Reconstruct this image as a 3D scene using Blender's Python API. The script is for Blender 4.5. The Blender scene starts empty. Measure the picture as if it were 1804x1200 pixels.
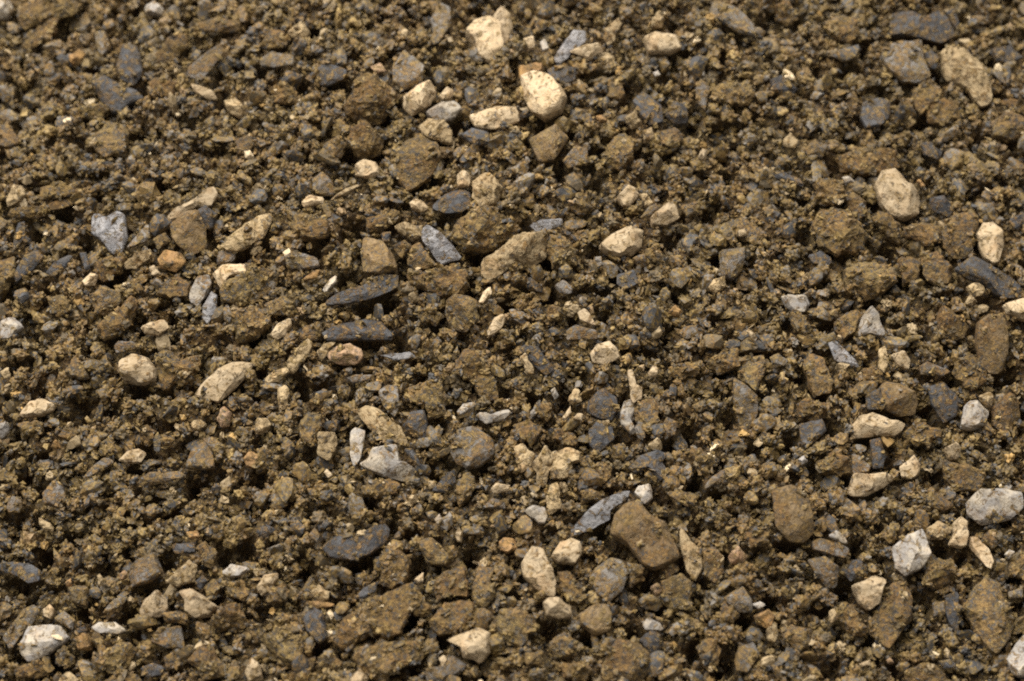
import bpy, bmesh, math
import numpy as np
from mathutils import Matrix

scene = bpy.context.scene
col = scene.collection
rng = np.random.default_rng(7)

# ------------------------------------------------------------------ camera, light, exposure
SLOPE = math.radians(32)          # angle of repose of the heap
PITCH = math.radians(31)          # camera looks down by this much
PX = 0.0001                       # one photograph pixel is 0.1 mm on the heap
PW, PH = 1804.0, 1200.0
LENS, SENSOR = 85.0, 36.0
DIST = PW * PX * LENS / SENSOR
VIEW = np.array([0, math.cos(PITCH), -math.sin(PITCH)])       # looking direction
UP = np.array([0, math.sin(PITCH), math.cos(PITCH)])
RIGHT = np.array([1.0, 0, 0])
CAM = -VIEW * DIST
cam_data = bpy.data.cameras.new('camera')
cam = bpy.data.objects.new('camera', cam_data)
col.objects.link(cam)
cam.location = CAM
cam.rotation_euler = (math.pi / 2 - PITCH, 0, 0)
cam_data.lens, cam_data.sensor_width = LENS, SENSOR
cam_data.clip_start, cam_data.clip_end = 0.01, 10
cam_data.dof.use_dof = True
cam_data.dof.focus_distance = DIST - 0.002
cam_data.dof.aperture_fstop = 16
scene.camera = cam

world = bpy.data.worlds.new('World')
scene.world = world
world.use_nodes = True
world.node_tree.nodes['Background'].inputs[0].default_value = (1.0, 0.96, 0.90, 1)
world.node_tree.nodes['Background'].inputs[1].default_value = 0.28


def lamp(name, loc, target, size, power, colour):
    d = bpy.data.lights.new(name, 'AREA')
    d.shape, d.size, d.energy, d.color = 'DISK', size, power, colour
    o = bpy.data.objects.new(name, d)
    col.objects.link(o)
    from mathutils import Vector
    o.location = loc
    o.rotation_euler = (Vector(target) - Vector(loc)).to_track_quat('-Z', 'Y').to_euler()
    return o


lamp('studio_softbox', (-0.20, -0.06, 0.90), (0, 0, 0), 1.15, 29, (1.0, 0.95, 0.875))
scene.view_settings.view_transform = 'Standard'
scene.view_settings.look = 'None'
scene.view_settings.gamma = 1
scene.view_settings.exposure = 0
scene.cycles.filter_width = 1.9
scene.cycles.use_denoising = False
scene.cycles.max_bounces = 4
scene.cycles.diffuse_bounces = 2

# ------------------------------------------------------------------ numeric helpers
LAT = rng.random((48, 48, 48))


def vnoise(p):
    i = np.floor(p).astype(np.int64)
    f = p - i
    f = f * f * (3 - 2 * f)
    i0, i1 = i % 48, (i + 1) % 48
    out = 0
    for a in (0, 1):
        for b in (0, 1):
            for c in (0, 1):
                w = ((f[..., 0] if a else 1 - f[..., 0]) * (f[..., 1] if b else 1 - f[..., 1])
                     * (f[..., 2] if c else 1 - f[..., 2]))
                out = out + w * LAT[(i1 if a else i0)[..., 0], (i1 if b else i0)[..., 1], (i1 if c else i0)[..., 2]]
    return out * 2 - 1


def fbm(p, octaves=3, gain=0.5):
    s, a = 0, 1.0
    for k in range(octaves):
        s = s + a * vnoise(p * 2.03 ** k + 11.7 * k)
        a *= gain
    return s


# heap frame: X across, T up the slope, N out of the heap
TX = np.array([1.0, 0, 0])
TT = np.array([0, math.cos(SLOPE), math.sin(SLOPE)])
TN = np.array([0, -math.sin(SLOPE), math.cos(SLOPE)])
FR = np.stack([TX, TT, TN])


def to_world(s, t, h):
    return s[..., None] * TX + t[..., None] * TT + h[..., None] * TN


def h_low(s, t):
    q = np.stack([s / 0.035, t / 0.035, np.full_like(s, 3.3)], -1)
    return -1.0 * s ** 2 - 0.5 * t ** 2 + 0.0030 * fbm(q, 2)


def rays(px, py):
    u = (np.asarray(px, float) - PW / 2) / PW * SENSOR / LENS
    v = -(np.asarray(py, float) - PH / 2) / PW * SENSOR / LENS
    return VIEW + u[..., None] * RIGHT + v[..., None] * UP


def hit(px, py):
    d = rays(np.atleast_1d(px), np.atleast_1d(py))
    o = FR @ CAM
    dl = d @ FR.T
    k = -o[2] / dl[:, 2]
    for _ in range(8):
        p = o + k[:, None] * dl
        k = (h_low(p[:, 0], p[:, 1]) - o[2]) / dl[:, 2]
    return CAM + k[:, None] * d, d, k


def project(P):
    r = P - CAM
    z = r @ VIEW
    return (r @ RIGHT / z * LENS / SENSOR * PW + PW / 2, PH / 2 - r @ UP / z * LENS / SENSOR * PW)


_ico = {}


def ico(n):
    if n not in _ico:
        bm = bmesh.new()
        bmesh.ops.create_icosphere(bm, subdivisions=n, radius=1)
        bm.verts.ensure_lookup_table()
        v = np.array([x.co[:] for x in bm.verts])
        f = np.array([[x.index for x in q.verts] for q in bm.faces], dtype=np.int32)
        bm.free()
        _ico[n] = (v, f)
    return _ico[n]


def mesh_from(name, V, F, smooth=True, colours=None):
    me = bpy.data.meshes.new(name)
    n = F.shape[1]
    me.vertices.add(len(V))
    me.vertices.foreach_set('co', np.ascontiguousarray(V, dtype=np.float32).ravel())
    me.loops.add(F.size)
    me.loops.foreach_set('vertex_index', np.ascontiguousarray(F, dtype=np.int32).ravel())
    me.polygons.add(len(F))
    me.polygons.foreach_set('loop_start', np.arange(0, F.size, n, dtype=np.int32))
    me.polygons.foreach_set('use_smooth', np.full(len(F), smooth, dtype=bool))
    if colours is not None:
        a = me.color_attributes.new('grain_colour', 'FLOAT_COLOR', 'POINT')
        a.data.foreach_set('color', np.ascontiguousarray(colours, dtype=np.float32).ravel())
    me.update(calc_edges=True)
    me.validate()
    return me


# ------------------------------------------------------------------ materials
def nodes_of(name):
    m = bpy.data.materials.new(name)
    m.use_nodes = True
    nt = m.node_tree
    b = nt.nodes['Principled BSDF']
    return m, nt, b


def add(nt, kind, **kw):
    n = nt.nodes.new(kind)
    for k, v in kw.items():
        setattr(n, k, v)
    return n


def noise(nt, vec, scale, detail=3.0, rough=0.6, dist=0.0):
    n = add(nt, 'ShaderNodeTexNoise')
    n.inputs['Scale'].default_value = scale
    n.inputs['Detail'].default_value = detail
    n.inputs['Roughness'].default_value = rough
    n.inputs['Distortion'].default_value = dist
    nt.links.new(vec, n.inputs['Vector'])
    return n.outputs['Fac']


def ramp(nt, fac, lo, hi):
    n = add(nt, 'ShaderNodeMapRange', interpolation_type='SMOOTHSTEP')
    n.inputs['From Min'].default_value = lo
    n.inputs['From Max'].default_value = hi
    nt.links.new(fac, n.inputs['Value'])
    return n.outputs['Result']


def mix(nt, fac, a, b, blend='MIX'):
    n = add(nt, 'ShaderNodeMix', data_type='RGBA', blend_type=blend)
    for sock, val in ((n.inputs['Factor'], fac), (n.inputs['A'], a), (n.inputs['B'], b)):
        pass
    fs = [s for s in n.inputs if s.enabled]
    for s, val in zip(fs, (fac, a, b)):
        if isinstance(val, (int, float)):
            s.default_value = val
        elif isinstance(val, tuple):
            s.default_value = (*val, 1)
        else:
            nt.links.new(val, s)
    return [s for s in n.outputs if s.enabled][0]


SOIL = (0.230, 0.157, 0.056)
SOIL2 = (0.078, 0.055, 0.025)


def soil_colour(nt, v, light=SOIL, dark=SOIL2):
    c = mix(nt, ramp(nt, noise(nt, v, 1.1, 4, 0.7), 0.34, 0.66), dark, light)
    c = mix(nt, ramp(nt, noise(nt, v, 0.16, 3, 0.6), 0.40, 0.62), c, (1.05, 0.94, 0.92), 'MULTIPLY')
    c = mix(nt, ramp(nt, noise(nt, v, 2.3, 2, 0.6, 0.5), 0.60, 0.72), c, (0.35, 0.25, 0.09))
    off = add(nt, 'ShaderNodeVectorMath', operation='ADD')
    off.inputs[1].default_value = (31.0, 17.0, 5.0)
    nt.links.new(v, off.inputs[0])
    c = mix(nt, ramp(nt, noise(nt, off.outputs[0], 1.5, 3, 0.65, 0.6), 0.52, 0.63), c, (0.070, 0.066, 0.062))
    return c


def stone_material(name, a, b, dirt, speck=0.25, rough=0.75, bump=0.5, tint=(0.9, 0.62, 0.34), tint_amount=0.35):
    """two rock colours in patches, fine specks, a film of soil over part of it"""
    m, nt, bs = nodes_of(name)
    tc = add(nt, 'ShaderNodeTexCoord')
    oi = add(nt, 'ShaderNodeObjectInfo')
    sc = add(nt, 'ShaderNodeVectorMath', operation='SCALE')
    sc.inputs['Scale'].default_value = 1000.0
    nt.links.new(tc.outputs['Object'], sc.inputs[0])
    off = add(nt, 'ShaderNodeMath', operation='MULTIPLY')
    off.inputs[1].default_value = 91.0
    nt.links.new(oi.outputs['Random'], off.inputs[0])
    ad = add(nt, 'ShaderNodeVectorMath', operation='ADD')
    nt.links.new(sc.outputs[0], ad.inputs[0])
    nt.links.new(off.outputs[0], ad.inputs[1])
    v = ad.outputs[0]
    patch = noise(nt, v, 0.32, 4, 0.65, 0.6)
    c = mix(nt, ramp(nt, patch, 0.38, 0.62), a, b)
    tn = noise(nt, v, 0.22, 3, 0.6, 0.4)
    stain = ramp(nt, tn, 0.52, 0.72)
    stm = add(nt, 'ShaderNodeMath', operation='MULTIPLY')
    stm.inputs[1].default_value = tint_amount
    nt.links.new(stain, stm.inputs[0])
    c = mix(nt, stm.outputs[0], c, tint, 'MULTIPLY')
    fine = noise(nt, v, 2.6, 3, 0.7)
    sp = ramp(nt, fine, 0.52, 0.68)
    spm = add(nt, 'ShaderNodeMath', operation='MULTIPLY')
    spm.inputs[1].default_value = speck
    nt.links.new(sp, spm.inputs[0])
    c = mix(nt, spm.outputs[0], c, (0.35, 0.29, 0.21), 'MULTIPLY')
    # soil film
    dn = noise(nt, v, 0.75, 5, 0.72, 0.8)
    lo = 0.80 - dirt * 0.62
    cover = ramp(nt, dn, lo - 0.05, lo + 0.10)
    soil = soil_colour(nt, v)
    tone = mix(nt, oi.outputs['Random'], (1.06, 0.97, 0.88), (0.95, 0.97, 1.0))
    soil = mix(nt, 1.0, soil, tone, 'MULTIPLY')
    c = mix(nt, cover, c, soil)
    # every stone a little lighter or darker
    hv = add(nt, 'ShaderNodeHueSaturation')
    vr = add(nt, 'ShaderNodeMapRange')
    vr.inputs['To Min'].default_value = 0.76
    vr.inputs['To Max'].default_value = 1.15
    nt.links.new(oi.outputs['Random'], vr.inputs['Value'])
    nt.links.new(vr.outputs[0], hv.inputs['Value'])
    nt.links.new(c, hv.inputs['Color'])
    nt.links.new(hv.outputs[0], bs.inputs['Base Color'])
    bs.inputs['Roughness'].default_value = rough
    bs.inputs['Specular IOR Level'].default_value = 0.35
    # relief: grain of the stone plus the thickness of the soil film
    h = add(nt, 'ShaderNodeMath', operation='MULTIPLY_ADD')
    nt.links.new(cover, h.inputs[0])
    nt.links.new(noise(nt, v, 2.0, 3, 0.7), h.inputs[1])
    nt.links.new(noise(nt, v, 1.1, 5, 0.7), h.inputs[2])
    bp = add(nt, 'ShaderNodeBump')
    bp.inputs['Strength'].default_value = bump
    bp.inputs['Distance'].default_value = 0.0006
    nt.links.new(h.outputs[0], bp.inputs['Height'])
    nt.links.new(bp.outputs[0], bs.inputs['Normal'])
    return m


MAT = {
    'C': stone_material('cream_limestone', (0.405, 0.303, 0.180), (0.475, 0.372, 0.240), 0.43, 0.22, 0.75, 0.45),
    'W': stone_material('white_limestone', (0.43, 0.372, 0.290), (0.28, 0.260, 0.240), 0.43, 0.25, 0.7, 0.45),
    'T': stone_material('tan_stone', (0.34, 0.250, 0.136), (0.40, 0.302, 0.172), 0.47, 0.35, 0.8, 0.6),
    'G': stone_material('grey_slate', (0.138, 0.127, 0.116), (0.195, 0.180, 0.163), 0.58, 0.25, 0.6, 0.6),
    'D': stone_material('dark_slate', (0.038, 0.039, 0.044), (0.076, 0.076, 0.080), 0.48, 0.2, 0.5, 0.6),
    'N': stone_material('brown_stone', (0.235, 0.162, 0.082), (0.195, 0.138, 0.075), 0.56, 0.3, 0.8, 0.6),
    'S': stone_material('clean_slate', (0.290, 0.280, 0.280), (0.150, 0.148, 0.155), 0.40, 0.3, 0.5, 0.9),
    'B': stone_material('soil_crusted_stone', (0.17, 0.125, 0.07), (0.15, 0.128, 0.10), 0.86, 0.2, 0.85, 0.9),
    'M': stone_material('half_crusted_slate', (0.078, 0.073, 0.067), (0.130, 0.117, 0.099), 0.70, 0.2, 0.7, 0.8),
    'O': stone_material('ochre_stone', (0.36, 0.21, 0.075), (0.30, 0.18, 0.08), 0.48, 0.2, 0.75, 0.6),
    'R': stone_material('reddish_stone', (0.37, 0.245, 0.150), (0.31, 0.205, 0.125), 0.48, 0.2, 0.75, 0.6),
}


def grain_material(name, where='GEOMETRY', rough=0.5):
    m, nt, bs = nodes_of(name)
    ge = add(nt, 'ShaderNodeNewGeometry')
    sc = add(nt, 'ShaderNodeVectorMath', operation='SCALE')
    sc.inputs['Scale'].default_value = 1000.0
    nt.links.new(ge.outputs['Position'], sc.inputs[0])
    v = sc.outputs[0]
    at = add(nt, 'ShaderNodeAttribute', attribute_name='grain_colour', attribute_type=where)
    soil = soil_colour(nt, v)
    sh = add(nt, 'ShaderNodeMath', operation='MULTIPLY_ADD')
    sh.inputs[1].default_value = 0.40
    nt.links.new(at.outputs['Alpha'], sh.inputs[0])
    nt.links.new(noise(nt, v, 1.0, 4, 0.7, 0.5), sh.inputs[2])
    cover = ramp(nt, sh.outputs[0], 0.70, 0.80)
    c = mix(nt, cover, at.outputs['Color'], soil)
    nt.links.new(c, bs.inputs['Base Color'])
    bs.inputs['Roughness'].default_value = rough
    bs.inputs['Specular IOR Level'].default_value = 0.28
    bp = add(nt, 'ShaderNodeBump')
    bp.inputs['Strength'].default_value = 0.7
    bp.inputs['Distance'].default_value = 0.0003
    nt.links.new(noise(nt, v, 1.8, 4, 0.7), bp.inputs['Height'])
    nt.links.new(bp.outputs[0], bs.inputs['Normal'])
    return m


CLUMP = grain_material('soil_clumps', 'INSTANCER')
GRAIN = grain_material('loose_grains')


def soil_material():
    m, nt, bs = nodes_of('damp_soil_gap_shade')
    tc = add(nt, 'ShaderNodeTexCoord')
    sc = add(nt, 'ShaderNodeVectorMath', operation='SCALE')
    sc.inputs['Scale'].default_value = 1000.0
    nt.links.new(tc.outputs['Object'], sc.inputs[0])
    v = sc.outputs[0]
    c = soil_colour(nt, v, (0.15, 0.104, 0.044), (0.07, 0.050, 0.025))  # darker than the clumps: shade of the gaps painted into the soil colour
    nt.links.new(c, bs.inputs['Base Color'])
    bs.inputs['Roughness'].default_value = 0.9
    bs.inputs['Specular IOR Level'].default_value = 0.2
    bp = add(nt, 'ShaderNodeBump')
    bp.inputs['Strength'].default_value = 1.0
    bp.inputs['Distance'].default_value = 0.0006
    nt.links.new(noise(nt, v, 1.4, 5, 0.75), bp.inputs['Height'])
    nt.links.new(bp.outputs[0], bs.inputs['Normal'])
    return m


SOIL_MAT = soil_material()

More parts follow.
